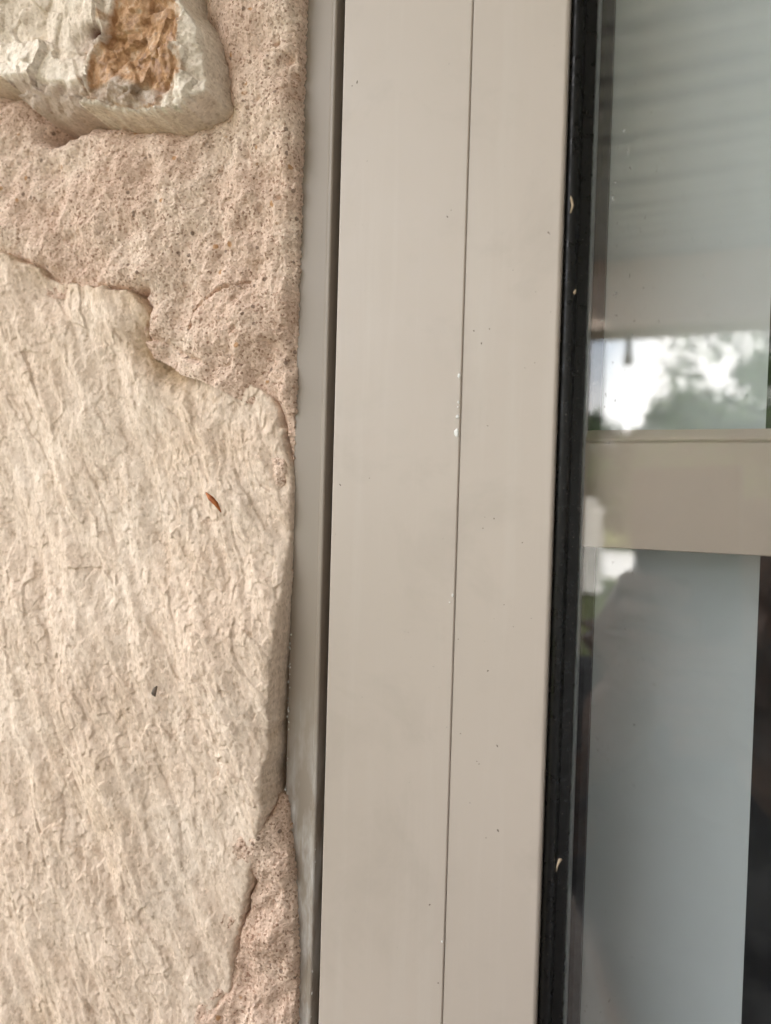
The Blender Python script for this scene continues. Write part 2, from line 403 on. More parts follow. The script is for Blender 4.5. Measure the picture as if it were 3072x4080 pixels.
# garden pier, low wall, lawn beyond
def rough_block(name, a, b, parent, mat, seed):
    R = random.Random(seed); mb = MB().box(a, b); me = mesh_py(name, mb.v, mb.f)
    o = link(name, me, mat, parent); bevel(o, .02, 2); return o
pier = empty('stone_pier', (-2.5, -15, 0), 'white stone garden pier standing at the edge of the paving', 'pier')
zc = -.06
for i in range(11):
    h = .178; R = random.Random(i); a = R.uniform(-.02, .05)
    rough_block('stone', (-3.3, -15.3+R.uniform(-.02, .02), zc), (-1.75+a-(.14 if i == 10 else 0), -14.85, zc+h-.008), pier, M['wall2'], i); zc += h
def tree(name, base, h, cr, lab, cat, leaf, nleaf, seed, trunk_r=.12, group=None, lsize=.16, low=.35, flat=.75, ncl=46):
    R = random.Random(seed); r = empty(name, base, lab, cat, group); b = Vector(base)
    mb = MB(); top = b + Vector((R.uniform(-.3, .3), R.uniform(-.3, .3), h*.62))
    mb.tube([b, b.lerp(top, .4)+Vector((.06, .04, 0)), top], [trunk_r*1.3, trunk_r, trunk_r*.6], 8)
    tips = []
    for i in range(9):
        s = b.lerp(top, R.uniform(.5, .98)); t = R.uniform(0, 6.28)
        e = b + Vector((math.cos(t)*cr*R.uniform(.5, .85), math.sin(t)*cr*R.uniform(.5, .85), h*R.uniform(low+.2, .92)))
        m = s.lerp(e, .5)+Vector((0, 0, .12*h)); mb.tube([s, m, e], [trunk_r*.45, trunk_r*.28, trunk_r*.1], 6); tips += [e, m, m.lerp(e, .5)]
    mb.build('trunk', M['bark'], r)
    cl = []
    for i in range(ncl):
        t = R.uniform(0, 6.28); q = R.random()**.5; zz = R.uniform(low, 1.0)
        wd = math.sin(math.pi*min(1, max(.08, (zz-low)/(1.06-low))))**.55
        cl.append((b+Vector((math.cos(t)*cr*q*wd, math.sin(t)*cr*q*wd, h*zz)), R.uniform(.16, .34)*cr*(46/ncl)**.4))
    cl += [(e, .3*cr) for e in tips]
    v = []; f = []
    for i in range(nleaf):
        c, rad = R.choice(cl); d = Vector((R.gauss(0, 1), R.gauss(0, 1), R.gauss(0, 1)*flat)).normalized()*rad*R.random()**.4
        p = c+d; n1 = Vector((R.gauss(0, 1), R.gauss(0, 1), R.gauss(0, 1))).normalized(); n2 = n1.orthogonal().normalized()
        s = lsize*R.uniform(.6, 1.3); k = len(v)
        v += [p-n1*s, p+n2*s*.45, p+n1*s, p-n2*s*.45]; f.append((k, k+1, k+2, k+3))
    link('crown', mesh_py('crown', v, f), leaf, r)
tree('oak_tree', (1.75, -12.5, -.12), 6.4, 2.5, 'tall airy oak with open branches rising beyond the porch beam', 'tree', M['leafm'], 15000, 3, .14, 'trees beyond the lawn', .06, .22, .75, 150)
tree('bushy_tree', (-4.4, -30, -.12), 5.2, 2.6, 'low bushy tree at the far left of the lawn', 'tree', M['leafm'], 3600, 5, .2, 'trees beyond the lawn', .2, .1)
tree('bushy_tree', (-2.4, -33, -.12), 4.8, 2.6, 'lowest rounded tree in the gap of bright sky', 'tree', M['leafm'], 3600, 6, .2, 'trees beyond the lawn', .2, .1)
tree('bushy_tree', (-.3, -29, -.12), 5.9, 2.2, 'pointed bushy tree left of the airy oak', 'tree', M['leafd'], 3800, 8, .2, 'trees beyond the lawn', .2, .08)
tree('bushy_tree', (2.6, -26, -.12), 6.4, 3.2, 'dense dark tree behind the airy oak', 'tree', M['leafd'], 5200, 9, .2, 'trees beyond the lawn', .2, .06)
tree('bushy_tree', (6.8, -24, -.12), 6.8, 3.4, 'dense dark tree at the far right of the lawn', 'tree', M['leafd'], 4200, 12, .2, 'trees beyond the lawn', .2, .06)
# far wooded hill
hv, hf = [], []
for j in range(9):
    for i in range(41):
        x = -120+i*6; y = -45-j*7; hv.append((x, y, -.6 + 4.4*math.sin(j/8*1.5708) + (.9*math.sin(x*.13)+.7*math.sin(x*.31+j)) * (j/8)))
for j in range(8):
    for i in range(40):
        a = j*41+i; hf.append((a+1, a, a+41, a+42))
tag(link('hills', mesh_py('hills', hv, hf, True), simple('wooded_hill', (.03, .055, .022), (.06, .09, .035), .25, .95, .1)), kind='structure')

# ------------------------------------------------------------------ dark room behind the window
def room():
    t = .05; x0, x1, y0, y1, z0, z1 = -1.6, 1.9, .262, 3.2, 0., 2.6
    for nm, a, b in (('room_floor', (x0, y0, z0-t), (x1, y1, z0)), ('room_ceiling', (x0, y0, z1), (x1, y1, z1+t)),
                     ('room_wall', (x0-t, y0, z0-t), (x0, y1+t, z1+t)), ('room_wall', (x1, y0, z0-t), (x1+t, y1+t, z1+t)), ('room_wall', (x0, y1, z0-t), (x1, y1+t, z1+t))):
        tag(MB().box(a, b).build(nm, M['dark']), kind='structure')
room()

# ------------------------------------------------------------------ the stone wall
WX0, WX1, WZ0, WZ1 = -.1443, 1.0057, -.95, .65     # window opening, Z relative to the eye
wall = empty('stone_wall', (-.9, 0, 0), 'rough cream limestone wall with pink sand mortar beside the window', 'wall')
mc = MB()
for (xa, xb, za, zb) in ((-4.6, WX0-.0012, -EYE, 1.6), (WX1+.0012, 2.4, -EYE, 1.6), (WX0-.0012, WX1+.0012, -EYE, WZ0-.0012), (WX0-.0012, WX1+.0012, WZ1+.0012, 1.6)):
    mc.box((xa, .024, EYE+za), (xb, .26, EYE+zb))
mc.build('wall_core', M['mortar'], wall)

LOWER = [(-288.7,102.3),(-277.5,99.2),(-269.6,95.6),(-265.3,91.6),(-259.8,89.1),(-252.4,88.5),(-243.1,85.8),(-233.1,84.2),(-221.4,82.6),(-216.4,79.5),(-211.6,74.6),(-210.6,70.7),(-210.9,67.0),(-211.8,62.4),(-205.7,60.6),(-196.4,56.4),(-190.8,53.1),(-182.0,50.6),(-171.6,46.6),(-163.9,42.6),(-158.0,40.4),(-153.6,37.3),(-151.5,33.8),(-150.2,30.2),(-149.1,25.3),(-147.5,18.8),(-145.0,11.2),(-143.6,5.6),(-143.4,-3.8),(-143.6,-32.1),(-144.9,-51.0),(-146.1,-70.1),(-147.0,-89.4),(-147.5,-103.9),(-147.8,-115.3),(-147.6,-123.7),(-148.2,-128.7),(-150.5,-133.3),(-151.3,-136.8),(-153.5,-141.4),(-154.4,-147.3),(-154.2,-154.0),(-156.4,-159.4),(-156.7,-165.3),(-159.3,-173.5),(-161.0,-181.4),(-161.7,-190.0),(-163.0,-198.8),(-167.7,-203.9),(-169.0,-212.0),(-174,-240),(-190,-285),(-250,-292),(-345,-280),(-350,60),(-330,105)]
UPPER = [(-185.9,191.2),(-181.4,185.9),(-175.9,176.8),(-173.4,167.1),(-172.7,157.7),(-171.2,151.7),(-172.4,148.4),(-177.7,145.8),(-183.7,143.3),(-194.6,142.4),(-203.2,143.9),(-214.7,146.4),(-227.4,149.6),(-242.4,152.4),(-260.9,154.9),(-270.9,158.6),(-276.0,163.3),(-278.2,168.4),(-282.4,171.4),(-345,182),(-350,270),(-300,282),(-205,276),(-190,230)]
mm = lambda P: [(a/1000, b/1000) for a, b in P]
LOWER, UPPER = mm(LOWER), mm(UPPER)
CRACK = mm([(-160.4,82.9),(-166.2,81.0),(-174.2,79.9),(-180.4,77.9),(-185.9,75.0),(-189.1,72.2),(-189.3,66.2),(-190.3,64.7)])
RUST = mm([(-206.8,200),(-207.1,181.9),(-208.2,176.7),(-207.4,171.9),(-211.8,171.5),(-214.5,169.8),(-215.7,165.3),(-215.5,159.7),(-216.4,153.3),(-216.0,147.6),(-211.1,143.8),(-207.3,139.4),(-193.8,135.1),(-186.1,133.7),(-185.1,138.9),(-181.2,142.6),(-176.8,147.0),(-175.8,153.0),(-175.5,163.6),(-176.3,174.3),(-176,200)])
STEP = .0005

def lower_stone():
    xs = np.arange(-.330, -.1405, .0004); zs = np.arange(-.290, .112, .0004); X, Z = np.meshgrid(xs, zs)
    d = sdf(X, Z, LOWER) + .0011*fbm(X*160, Z*160, 3, 5, .6) * sstep(-.139, -.150, X)
    # fibrous relief runs steeply down to the right
    a = math.radians(26); wx = X + .0026*fbm(X*22, Z*22, 40, 3); wz = Z + .0026*fbm(X*22, Z*22, 50, 3)
    t = wx*math.cos(a) + wz*math.sin(a); s = -wx*math.sin(a) + wz*math.cos(a)
    env = .6+.4*sstep(-.35, .4, fbm(X*14, Z*14, 70, 3))
    rel = .0027*perlin(t*30, s*7, 1) + .0021*perlin(t*62, s*14, 27) + .0014*perlin(t*125, s*34, 28) + .0006*perlin(t*240, s*80, 29)
    tw = t + .0008*perlin(t*260, s*140, 33); sw = s + .001*perlin(t*200, s*130, 34)
    chip = .0013*(facets(tw*95, sw*30, 35, 1.5, .06)-.5) + .0009*(facets(tw*205, sw*90, 36, 1.5, .06)-.5)
    chip = chip + .0007*(facets(tw*430, sw*230, 37, 1.7, .15)-.5)
    fine = chip + .00010*perlin(t*700, s*420, 6) + .00006*(_h(np.round(X*2500), np.round(Z*2500), 8)-.5)
    rel = rel + env*fine
    smooth_r = sstep(-.20, -.155, X)*sstep(-.10, -.16, Z)
    rel = rel*(1-.45*smooth_r)
    left = np.clip((-.145-X)/.16, 0, 1.3)
    face = .0042 + .0066*sstep(-.015, -.075, Z) + .012*left + .004*left*left
    face -= .004*sstep(-.12, -.2, Z)*sstep(-.22, -.15, X)
    # broken top edge: a hollow under the notch and a lip at the corner
    notch = np.exp(-(((X+.203)*math.cos(.9)+(Z-.052)*math.sin(.9))**2/(2*.0045**2) + (-(X+.203)*math.sin(.9)+(Z-.052)*math.cos(.9))**2/(2*.011**2)))
    face -= .0075*notch
    face -= .004*np.exp(-((X+.262)**2+(Z-.086)**2)/(2*.008**2))
    topfall = sstep(.016, .0, d)*sstep(.0, .05, Z)
    face -= .0012*topfall
    H = face + rel - .0012*np.exp(-np.maximum(d, 0)/.0006)
    H = np.where(d < 0, H + d*13.0 - .0002, H)
    H = np.where(d < .0003, H + .0009*perlin(X*170, H*170, 44), H)
    stain = np.clip(notch*1.3 + .55*sstep(.010, .0, d)*sstep(.03, .06, Z)*(.6+.8*fbm(X*60, Z*60, 8, 3)), 0, 1)
    return height_mesh('stone', xs, zs, H, H > -.022, dict(stain=stain))
o = link('stone', lower_stone(), M['lime'], wall)
o['label'] = 'large cream limestone slab with a fibrous split face, along the window frame'

def upper_stone():
    xs = np.arange(-.352, -.160, STEP); zs = np.arange(.122, .284, STEP); X, Z = np.meshgrid(xs, zs)
    d = sdf(X, Z, UPPER) - .0042 + .0005*fbm(X*150, Z*150, 13, 4)
    dr = sdf(X, Z, [(p[0]*1.073, p[1]*1.073) for p in RUST]) + .0020*fbm(X*120, Z*120, 23, 4)
    rust = sstep(-.0005, .0009, dr)
    f1, f2, idr = worley(X*170+.6*fbm(X*90, Z*90, 3, 2), Z*150, 4)
    f1b, _, idb = worley(X*380, Z*380, 14)
    rust = sstep(-.0045, .0030, dr + .0016*fbm(X*400, Z*400, 24, 3))
    left = sstep(.0014, -.0014, X + .2255 - (Z-.175)*.5 + .0035*fbm(X*60, Z*60, 6, 4))
    Zl = np.interp(X, [-.30, -.25, -.225, -.20, -.17], [.178, .1665, .160, .1515, .151]); Z0 = Z; Z = Z - 1.3*np.maximum(0, Zl - Z)
    big = facets(X*44, Z*44, 50, 2.0, .5); med = facets(X*120+.2*fbm(X*60, Z*60, 51, 2), Z*120, 52, 1.7, .55); sml = facets(X*330, Z*330, 54, 1.3)
    rough = .0010*fbm(X*120, Z*110, 2, 5, .6) + .00012*fbm(X*700, Z*650, 3, 2)
    Z = Z0
    Zb = .1665 + (-.2505-X)*.24 + .0030*perlin(X*45, Z*45, 7) + .0012*perlin(X*150, Z*150, 8)
    A = .0255 + .0045*(big-.5) + .0016*(med-.5) + .0004*(sml-.5) + .5*rough
    under = np.maximum(0, Zb - Z); A -= 1.25*under - .0015*(med-.5)*sstep(.001, .005, under)
    A -= .0030*np.exp(-(((X+.232)/.0065)**2+((Z-.1780)/.0055)**2))
    B = .0210 + .0032*(big-.5) + .0032*(med-.5) + .0007*(sml-.5) + .0003*fbm(X*420, Z*420, 33, 3)
    B += .004*sstep(.186, .196, Z)
    B -= .35*np.maximum(0, .1515 + (-.2-X)*.20 - Z)
    C = .0225 - .26*np.clip(X+.194, -.004, .05) + .0012*(med-.5) + .0020*(big-.5) + .0008*fbm(X*60, Z*60, 41, 3) + .0004*(sml-.5) + .6*rough
    C += (.0016*fbm(X*170, Z*170, 44, 3) + .0022*(med-.5))*sstep(.178, .164, Z)
    C -= .22*np.maximum(0, .1530 + (-.19-X)*.1 - Z)
    H = B*rust + C*(1-rust)
    H = A*left + H*(1-left)
    hole = np.exp(-(((X+.2265)/.0030)**2+((Z-.1812)/.0018)**2)); H -= .005*hole
    H = H - .0012*np.exp(-np.maximum(d, 0)/.0006)
    H = np.where(d < 0, H + d*8.0, H)
    H = np.where(d < .0003, H + .0026*perlin(X*120, H*120, 44) + .0010*perlin(X*330, H*330, 45), H)
    face_on = sstep(.0002, .0022, d)
    rust = np.maximum(rust*(1-.9*left), .55*sstep(-.007, .0, dr)*sstep(-.2, .4, fbm(X*90, Z*90, 63, 3)))
    q = sstep(.0, .4, .8*fbm(X*48, Z*48, 61, 3) + 1.2*sstep(.168, .150, Z) - .72)*rust
    pink = (np.exp(-(((X+.232)/.0065)**2+((Z-.1780)/.0055)**2))*.8 + sstep(.0, .003, under)*.8)*left
    return height_mesh('stone', xs, zs, H, H > -.022, dict(rust=rust*face_on, quartz=q*.62*face_on, grey=(1-left)*(1-rust), hole=np.clip(hole*1.2, 0, 1), pink=np.clip(pink, 0, 1)))
o = link('stone', upper_stone(), M['upper'], wall)
o['label'] = 'protruding white stone with a rust orange crystal hollow'

def mortar_patch():
    xs = np.arange(-.352, -.1330, STEP); zs = np.arange(-.298, .286, STEP); X, Z = np.meshgrid(xs, zs)
    dl = sdf(X, Z, LOWER); du = sdf(X, Z, UPPER) - .0042
    ez = np.array([-.30, -.206, -.188, -.169, -.1496, -.1306, -.118, -.052, .006, .031, .054, .083, .135, .160, .29])
    ex = np.array([-.1348, -.1348, -.135, -.1361, -.1375, -.1403, -.1420, -.1428, -.1431, -.1428, -.1427, -.1427, -.1430, -.1428, -.1424])
    E = np.interp(Z, ez, ex) - .0008 + .0007*fbm(X*0+Z*420, X*60, 91, 3, .7)
    left = np.clip((-.145-X)/.16, 0, 1.2)
    H = .0036 + .011*left + .0045*fbm(X*24, Z*24, 81, 3) + .0020*fbm(X*75, Z*60, 82, 4)
    H += .0045*np.exp(-((X+.155)**2/(2*.013**2) + (Z-.19)**2/(2*.06**2)))
    H -= .0032*sstep(.008, .0, -dl)*sstep(-.02, .02, Z)*(.8+.6*perlin(X*50, Z*50, 92))
    H -= (.0030+.0016*perlin(X*70, Z*70, 93))*np.exp(-(np.minimum(np.abs(dl), np.abs(du))/.0011)**2)*sstep(-.35, .1, perlin(X*38, Z*38, 94))
    H += .0040*sstep(-.116, -.128, Z)*sstep(-.1375, -.152, X)                      # falls away behind the lower stone's top edge
    H -= .0035*sstep(.010, .0, -du)
    H -= .0022*sstep(.006, .0, -du)
    # trowelled hump below the upper stone and a hollow at its left end
    H += .0035*np.exp(-((X+.215)**2/(2*.02**2) + (Z-.118)**2/(2*.016**2)))
    H -= .030*np.exp(-(((X+.2625)/.0090)**2 + ((Z-.1560)/.0040)**2))
    H -= .005*np.exp(-(((X+.2150)/.004)**2 + ((Z-.0815-.3*(X+.215))/.0014)**2))
    # cracked patch
    dc = np.full(X.shape, 9.)
    for (a, b) in zip(CRACK[:-1], CRACK[1:]):
        ex_, ez_ = b[0]-a[0], b[1]-a[1]; t = np.clip(((X-a[0])*ex_+(Z-a[1])*ez_)/(ex_**2+ez_**2), 0, 1)
        dc = np.minimum(dc, np.hypot(X-a[0]-t*ex_, Z-a[1]-t*ez_))
    dc = dc + .0009*fbm(X*210, Z*210, 77, 4)
    H -= .0034*sstep(.0008, .0, dc)*sstep(-.9, -.3, perlin(X*90, Z*90, 78)); H += .0022*np.exp(-(((X+.172)/.013)**2+((Z-.066)/.010)**2))
    # small pits by the frame
    for (px, pz, pr, dp) in ((-.1475,.1635,.0017,.004),(-.1443,.1500,.0012,.005),(-.1448,.1575,.0010,.004),(-.152,.170,.0009,.003),(-.159,.150,.001,.002),(-.15,.112,.0008,.0025)):
        H -= dp*np.exp(-((X-px)**2/(pr*1.4)**2+((Z-pz)/pr)**2))
    # sand grains, clumps and small tears in the skin of the mortar
    f1, f2, idr = worley(X*1000, Z*1000, 3); g1, g2, idg = worley(X*420+.3, Z*420, 8)
    H += .0003*(.6-f1)*(.5+idr) + .0003*(idr-.5) + .0002*(.5-g1)*(idg > .75) + .0003*fbm(X*240, Z*240, 85, 3) + .0004*(_h(np.round(X*2000), np.round(Z*2000), 86)-.5)
    H -= .0008*(idg < .008)
    tear = 1-2*np.abs(perlin(X*46+.3*perlin(X*120, Z*120, 6), Z*60, 88)); H -= .0011*sstep(.93, 1.0, tear)*sstep(.0, .4, perlin(X*30, Z*30, 89))
    void = sstep(-.036, -.046, Z)*sstep(-.1195, -.1165, Z)*sstep(-.152, -.148, X)
    H -= .05*void
    H -= .0022*sstep(.0035, .0, E-X)
    H = np.where(X > E, H - (X-E)*9.0, H)
    keep = (H > -.024) & (dl < .007) & (du < .007)
    return height_mesh('mortar', xs, zs, H, keep)
link('mortar', mortar_patch(), M['mortar'], wall)

# the rest of the wall, coarser: stones set in mortar all round the window
def split(x0, x1, z0, z1, R, out_):
    w_, h_ = x1-x0, z1-z0
    if w_ > .36 and w_ >= h_*.9:
        c = x0+w_*R.uniform(.38, .62); split(x0, c, z0, z1, R, out_); split(c, x1, z0, z1, R, out_)
    elif h_ > .24:
        c = z0+h_*R.uniform(.38, .62); split(x0, x1, z0, c, R, out_); split(x0, x1, c, z1, R, out_)
    else: out_.append((x0, x1, z0, z1))
def coarse_stone(x0, x1, z0, z1, R):
    g = .011; x0 += g; x1 -= g; z0 += g; z1 -= g; cx, cz = (x0+x1)/2, (z0+z1)/2; n = 14; ring = []
    for k in range(n):
        t = 2*math.pi*(k+.5)/n; c, s = math.cos(t), math.sin(t); m = max(abs(c), abs(s))**.75
        ring.append((cx+(x1-x0)/2*c/m*R.uniform(.88, 1), cz+(z1-z0)/2*s/m*R.uniform(.88, 1)))
    dep = R.uniform(.012, .032); v = []; f = []
    for (sc, y) in ((1, .02), (1, -dep*.55), (.9, -dep), (.45, -dep-R.uniform(.0, .006))):
        v += [(cx+(p[0]-cx)*sc, y+R.uniform(-.002, .002), EYE+cz+(p[1]-cz)*sc) for p in ring]
    for j in range(3):
        for k in range(n): f.append((j*n+k, j*n+(k+1) % n, (j+1)*n+(k+1) % n, (j+1)*n+k))
    f.append(tuple(3*n+k for k in range(n)))
    return mesh_py('stone', v, f)
cells = []; R_ = random.Random(21)
for reg in ((-4.6, -.354, -EYE, 1.6), (-.354, -.15, .286, 1.6), (-.354, -.15, -EYE, -.298), (-.15, 1.02, .66, 1.6), (-.15, 1.02, -EYE, -.96), (1.02, 2.4, -EYE, 1.6)):
    split(*reg, R_, cells)
for c in cells: link('stone', coarse_stone(*c, R_), M['lime'], wall)
mb = MB()
for (xa, xb, za, zb) in ((-4.6, -.353, -EYE, 1.6), (-.353, -.1475, .287, 1.6), (-.353, -.1475, -EYE, -.299), (-.1475, 1.009, .653, 1.6), (-.1475, 1.009, -EYE, -.953), (1.009, 2.4, -EYE, 1.6)):
    mb.box((xa, -.006, EYE+za), (xb, .0235, EYE+zb))
mb.build('mortar', M['mortar'], wall)

# ------------------------------------------------------------------ the window
win = empty('window', (.43, .03, EYE-.95), 'beige aluminium window with a broad sash, black gasket and double glazing', 'window')
def ring(name, prof, mat, parent, closed=False, smooth=False):
    """sweep a profile [(distance in from the opening's edge, y)] round the opening, mitred"""
    v = []; f = []; n = len(prof)
    for (dd, y) in prof:
        v += [(WX0+dd, y, EYE+WZ0+dd), (WX1-dd, y, EYE+WZ0+dd), (WX1-dd, y, EYE+WZ1-dd), (WX0+dd, y, EYE+WZ1-dd)]
    for j in range(n if closed else n-1):
        for k in range(4):
            a, b = j*4, ((j+1) % n)*4; f.append((a+k, a+(k+1) % 4, b+(k+1) % 4, b+k))
    return link(name, mesh_py(name, v, f, smooth), mat, parent)
def arc(cx, cy, r, a0, a1, n=5):
    return [(cx+r*math.cos(math.radians(a0+(a1-a0)*i/n)), cy+r*math.sin(math.radians(a0+(a1-a0)*i/n))) for i in range(n+1)]
# distances in metres from the opening edge
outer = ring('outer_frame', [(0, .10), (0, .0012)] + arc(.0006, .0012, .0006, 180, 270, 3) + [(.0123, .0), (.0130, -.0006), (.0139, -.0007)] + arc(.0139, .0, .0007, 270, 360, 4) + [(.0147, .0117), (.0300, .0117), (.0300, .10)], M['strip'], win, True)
ring('groove_shade_strip', [(.01485, .0056), (.0170, .0062), (.0176, .0075), (.0176, .0114), (.01485, .0114)], M['rubber'], win, True)  # black strip added as the deep shade inside the groove
sash = ring('sash', [(.0185, .0100), (.0185, .0)] + arc(.0193, -.0012, .0008, 180, 270, 4) + [(.0665, -.0020)] + arc(.0676, -.0014, .0006, 270, 350, 4) + [(.0682, -.0011), (.1000, -.0004), (.1000, .050), (.0320, .050), (.0320, .0100)], M['paint'], win, True)
ring('glazing_bead', [(.06835, -.0012)] + arc(.0688, -.0011, .0005, 180, 270, 3) + [(.0992, -.0016)] + arc(.0998, -.0004, .0012, 270, 350, 4) + [(.1010, .0050), (.1006, -.0003), (.0690, -.0005)], M['paint'], sash, True)
gp = [(.0995, .0088), (.1007, .0020)] + arc(.1030, .0028, .0021, 190, 340, 8) + [(.1055, .0052), (.1080, .0066), (.1086, .0072), (.1086, .0094), (.0995, .0094)]
ring('gasket', gp, M['rubber'], sash, True)
# double glazing: two panes, spacer, bar between them
def pane(name, y0, y1, mat):
    a = .1002; return MB().box((WX0+a, y0, EYE+WZ0+a), (WX1-a, y1, EYE+WZ1-a)).build(name, mat, sash)
pane('outer_pane', .0096, .0136, M['glass'])
pane('inner_pane', .0270, .0310, M['glass2'])
ring('spacer', [(.1004, .0137), (.1072, .0137), (.1084, .0150), (.1084, .0200), (.1004, .0200)], M['alu'], sash, True)
ring('sealant', [(.1004, .0202), (.1072, .0202), (.1100, .0205), (.1122, .0225), (.1122, .0269), (.1004, .0269)], M['spacer'], sash, True)
bar_v = [(-.0163, .0170), (-.0160, .0164), (.0197, .0164), (.0200, .0168), (.0201, .0174), (.0205, .0174), (.0206, .0166), (.0212, .0164), (.0222, .0172), (.0248, .0205), (.0248, .0240), (-.0163, .0240)]
def bar():
    x0, x1 = WX0+.1073, WX1-.1073; n = len(bar_v)
    v = [(x0, y, EYE+z) for z, y in bar_v]+[(x1, y, EYE+z) for z, y in bar_v]
    f = [(k, (k+1) % n, n+(k+1) % n, n+k) for k in range(n)] + [tuple(reversed(range(n))), tuple(range(n, 2*n))]
    return link('glazing_bar', mesh_py('glazing_bar', v, f), M['bar'], sash)
bar()

# paint flecks knocked off along the seam, grime specks
def fleck(p, r, R, th=.00025, elong=1.0, ang=0):
    n = 9; v = []; f = []
    ca, sa = math.cos(ang), math.sin(ang)
    for (s, y) in ((1, 0), (.7, -th)):
        rr = random.Random(int(p[0]*1e6)+int(p[2]*1e5))
        for k in range(n):
            t = 2*math.pi*k/n; q = r*s*rr.uniform(.65, 1.15); a, b = q*math.cos(t), q*math.sin(t)*elong
            v.append((p[0]+a*ca-b*sa, p[1]+y, p[2]+a*sa+b*ca))
    for k in range(n): f.append((k, (k+1) % n, n+(k+1) % n, n+k))
    f.append(tuple(range(n, 2*n))); return v, f
CH = [(-77.0,42.2,.55,1.8),(-76.9,32.9,.4,1.2),(-77.1,31.2,.35,1.0),(-77.2,27.9,.7,1.1),(-77.3,22.2,1.0,1.9),(-76.9,-34.6,.4,1.5),(-77.9,-37.2,.35,1),(-76.9,-158,.4,1.2)]
for (x, z, r, e) in CH:
    v, f = fleck((x/1000, -.0021, EYE+z/1000), r/1000, rng, .0003, e); link('paint_fleck', mesh_py('paint_fleck', v, f), M['white'], sash)
SP = [(-119.7,151.6),(-121.7,150.6),(-83.0,97.7),(-81.7,99.8),(-59.2,76.9),(-51.3,68.9),(-46.1,61.9),(-66.7,57.7),(-72.3,57.4),(-69.4,52.9),(-66.3,24.6),(-54.1,43.8),(-50.8,45.4),(-66.3,-6.8),(-66.8,-10.7),(-63.0,-7.2),(-53.0,-14.9),(-122.3,3.2),(-110.3,5.9),(-58.6,-36.4),(-49.2,-40.2),(-61.9,-41.5),(-55.1,-43.6),(-63.5,-59.7),(-72.6,-83.0),(-66.4,-91.7),(-65.6,-92.5),(-68.4,-106.7),(-77.9,-173.3),(-82.0,-146.1),(-62.3,-117.7),(-58.2,-114.2),(-47.2,87.6),(-47.7,88.1),(-74.5,-49.9),(-59.4,-85.1)]
V = []; F = []
for (x, z) in SP:
    y = -.0021 if x < -76.5 else -.0017
    v, f = fleck((x/1000, y, EYE+z/1000), rng.uniform(.10, .27)/1000, rng, .0001, rng.uniform(1, 2.4), rng.uniform(-1.2, 1.2))
    b = len(V); V += v; F += [tuple(b+i for i in q) for q in f]
tag(link('grime_specks', mesh_py('grime_specks', V, F), M['speck'], sash), kind='stuff')
V = []; F = []
for i in range(46):                                  # mortar crumbs and chips along the frame strip's two edges
    if i < 26: x, z = -.1436+rng.uniform(-.0004, .0006)+(.004 if 0 else 0), rng.uniform(-.118, -.055)
    else: x, z = -.1300+rng.uniform(-.0003, .0003), rng.uniform(-.205, -.13)
    v, f = fleck((x, -.0001, EYE+z), rng.uniform(.15, .42)/1000, rng, .0003, rng.uniform(1, 2))
    b = len(V); V += v; F += [tuple(b+i_ for i_ in q) for q in f]
tag(link('mortar_crumbs', mesh_py('mortar_crumbs', V, F), M['white'], outer), kind='stuff')

# ------------------------------------------------------------------ blind behind the glass
def blind():
    r = empty('vertical_blind', (-.04, .06, EYE+.7), 'pale grey vertical blind slat hanging behind the glass', 'blind')
    v = []; f = []; n = 13
    for j, z in enumerate((-.92, .66)):
        for (off) in (0, .0012):
            for i in range(n):
                t = i/(n-1); v.append((-.104+.127*t, .060-.0025*math.sin(math.pi*t)*0+off, EYE+z))
    for i in range(n-1):
        f += [(i, i+1, 2*n+i+1, 2*n+i), (n+i+1, n+i, 3*n+i, 3*n+i+1)]
    f += [(0, 2*n, 3*n, n), (n-1, 2*n-1, 4*n-1, 3*n-1)]
    link('slat', mesh_py('slat', v, f), M['blind'], r)
    MB().box((-.13, .045, EYE+.662), (.95, .085, EYE+.70)).build('headrail', M['blind'], r)
blind()

# ------------------------------------------------------------------ small debris
def scrap(name, pts, rad, mat, lab, cat):
    mb = MB().tube(pts, rad, 7); return tag(mb.build(name, mat, None, True), lab, cat)
scrap('leaf_scrap', [(-.1722, -.0172, EYE-.0012), (-.1695, -.0178, EYE-.0032), (-.1672, -.0174, EYE-.0053), (-.1652, -.0168, EYE-.0085)], [.0003, .0011, .0009, .0002], M['orange'], 'rust orange dried leaf scrap stuck on the big stone', 'leaf')
scrap('husk_curl', [(-.0420, .0012, EYE+.1020), (-.0410, .0009, EYE+.0990), (-.0405, .0006, EYE+.0970), (-.0412, .0009, EYE+.0945)], [.0002, .0004, .0004, .0002], M['cream'], 'pinkish curled husk caught on the black gasket, higher up', 'husk')
scrap('seed', [(-.0397, .0025, EYE+.0676), (-.0393, .0022, EYE+.0687), (-.0389, .0025, EYE+.0698)], [.0001, .0006, .0002], M['cream'], 'cream seed lying on the black gasket beside the reflected beam', 'seed')
scrap('fluff', [(-.0388, .0030, EYE-.1262), (-.0384, .0025, EYE-.1235), (-.0378, .0028, EYE-.1218), (-.0372, .003, EYE-.1215)], [.0001, .0003, .0006, .0003], M['cream'], 'pale fluff on the lower black gasket', 'fluff')
scrap('dark_dropping', [(-.1950, -.0170, EYE-.0830), (-.1947, -.0182, EYE-.0815), (-.1942, -.0182, EYE-.0800), (-.1940, -.0172, EYE-.0788)], [.0003, .0010, .0009, .0003], M['speck'], 'dark dropping stuck in the middle of the big stone', 'dirt')

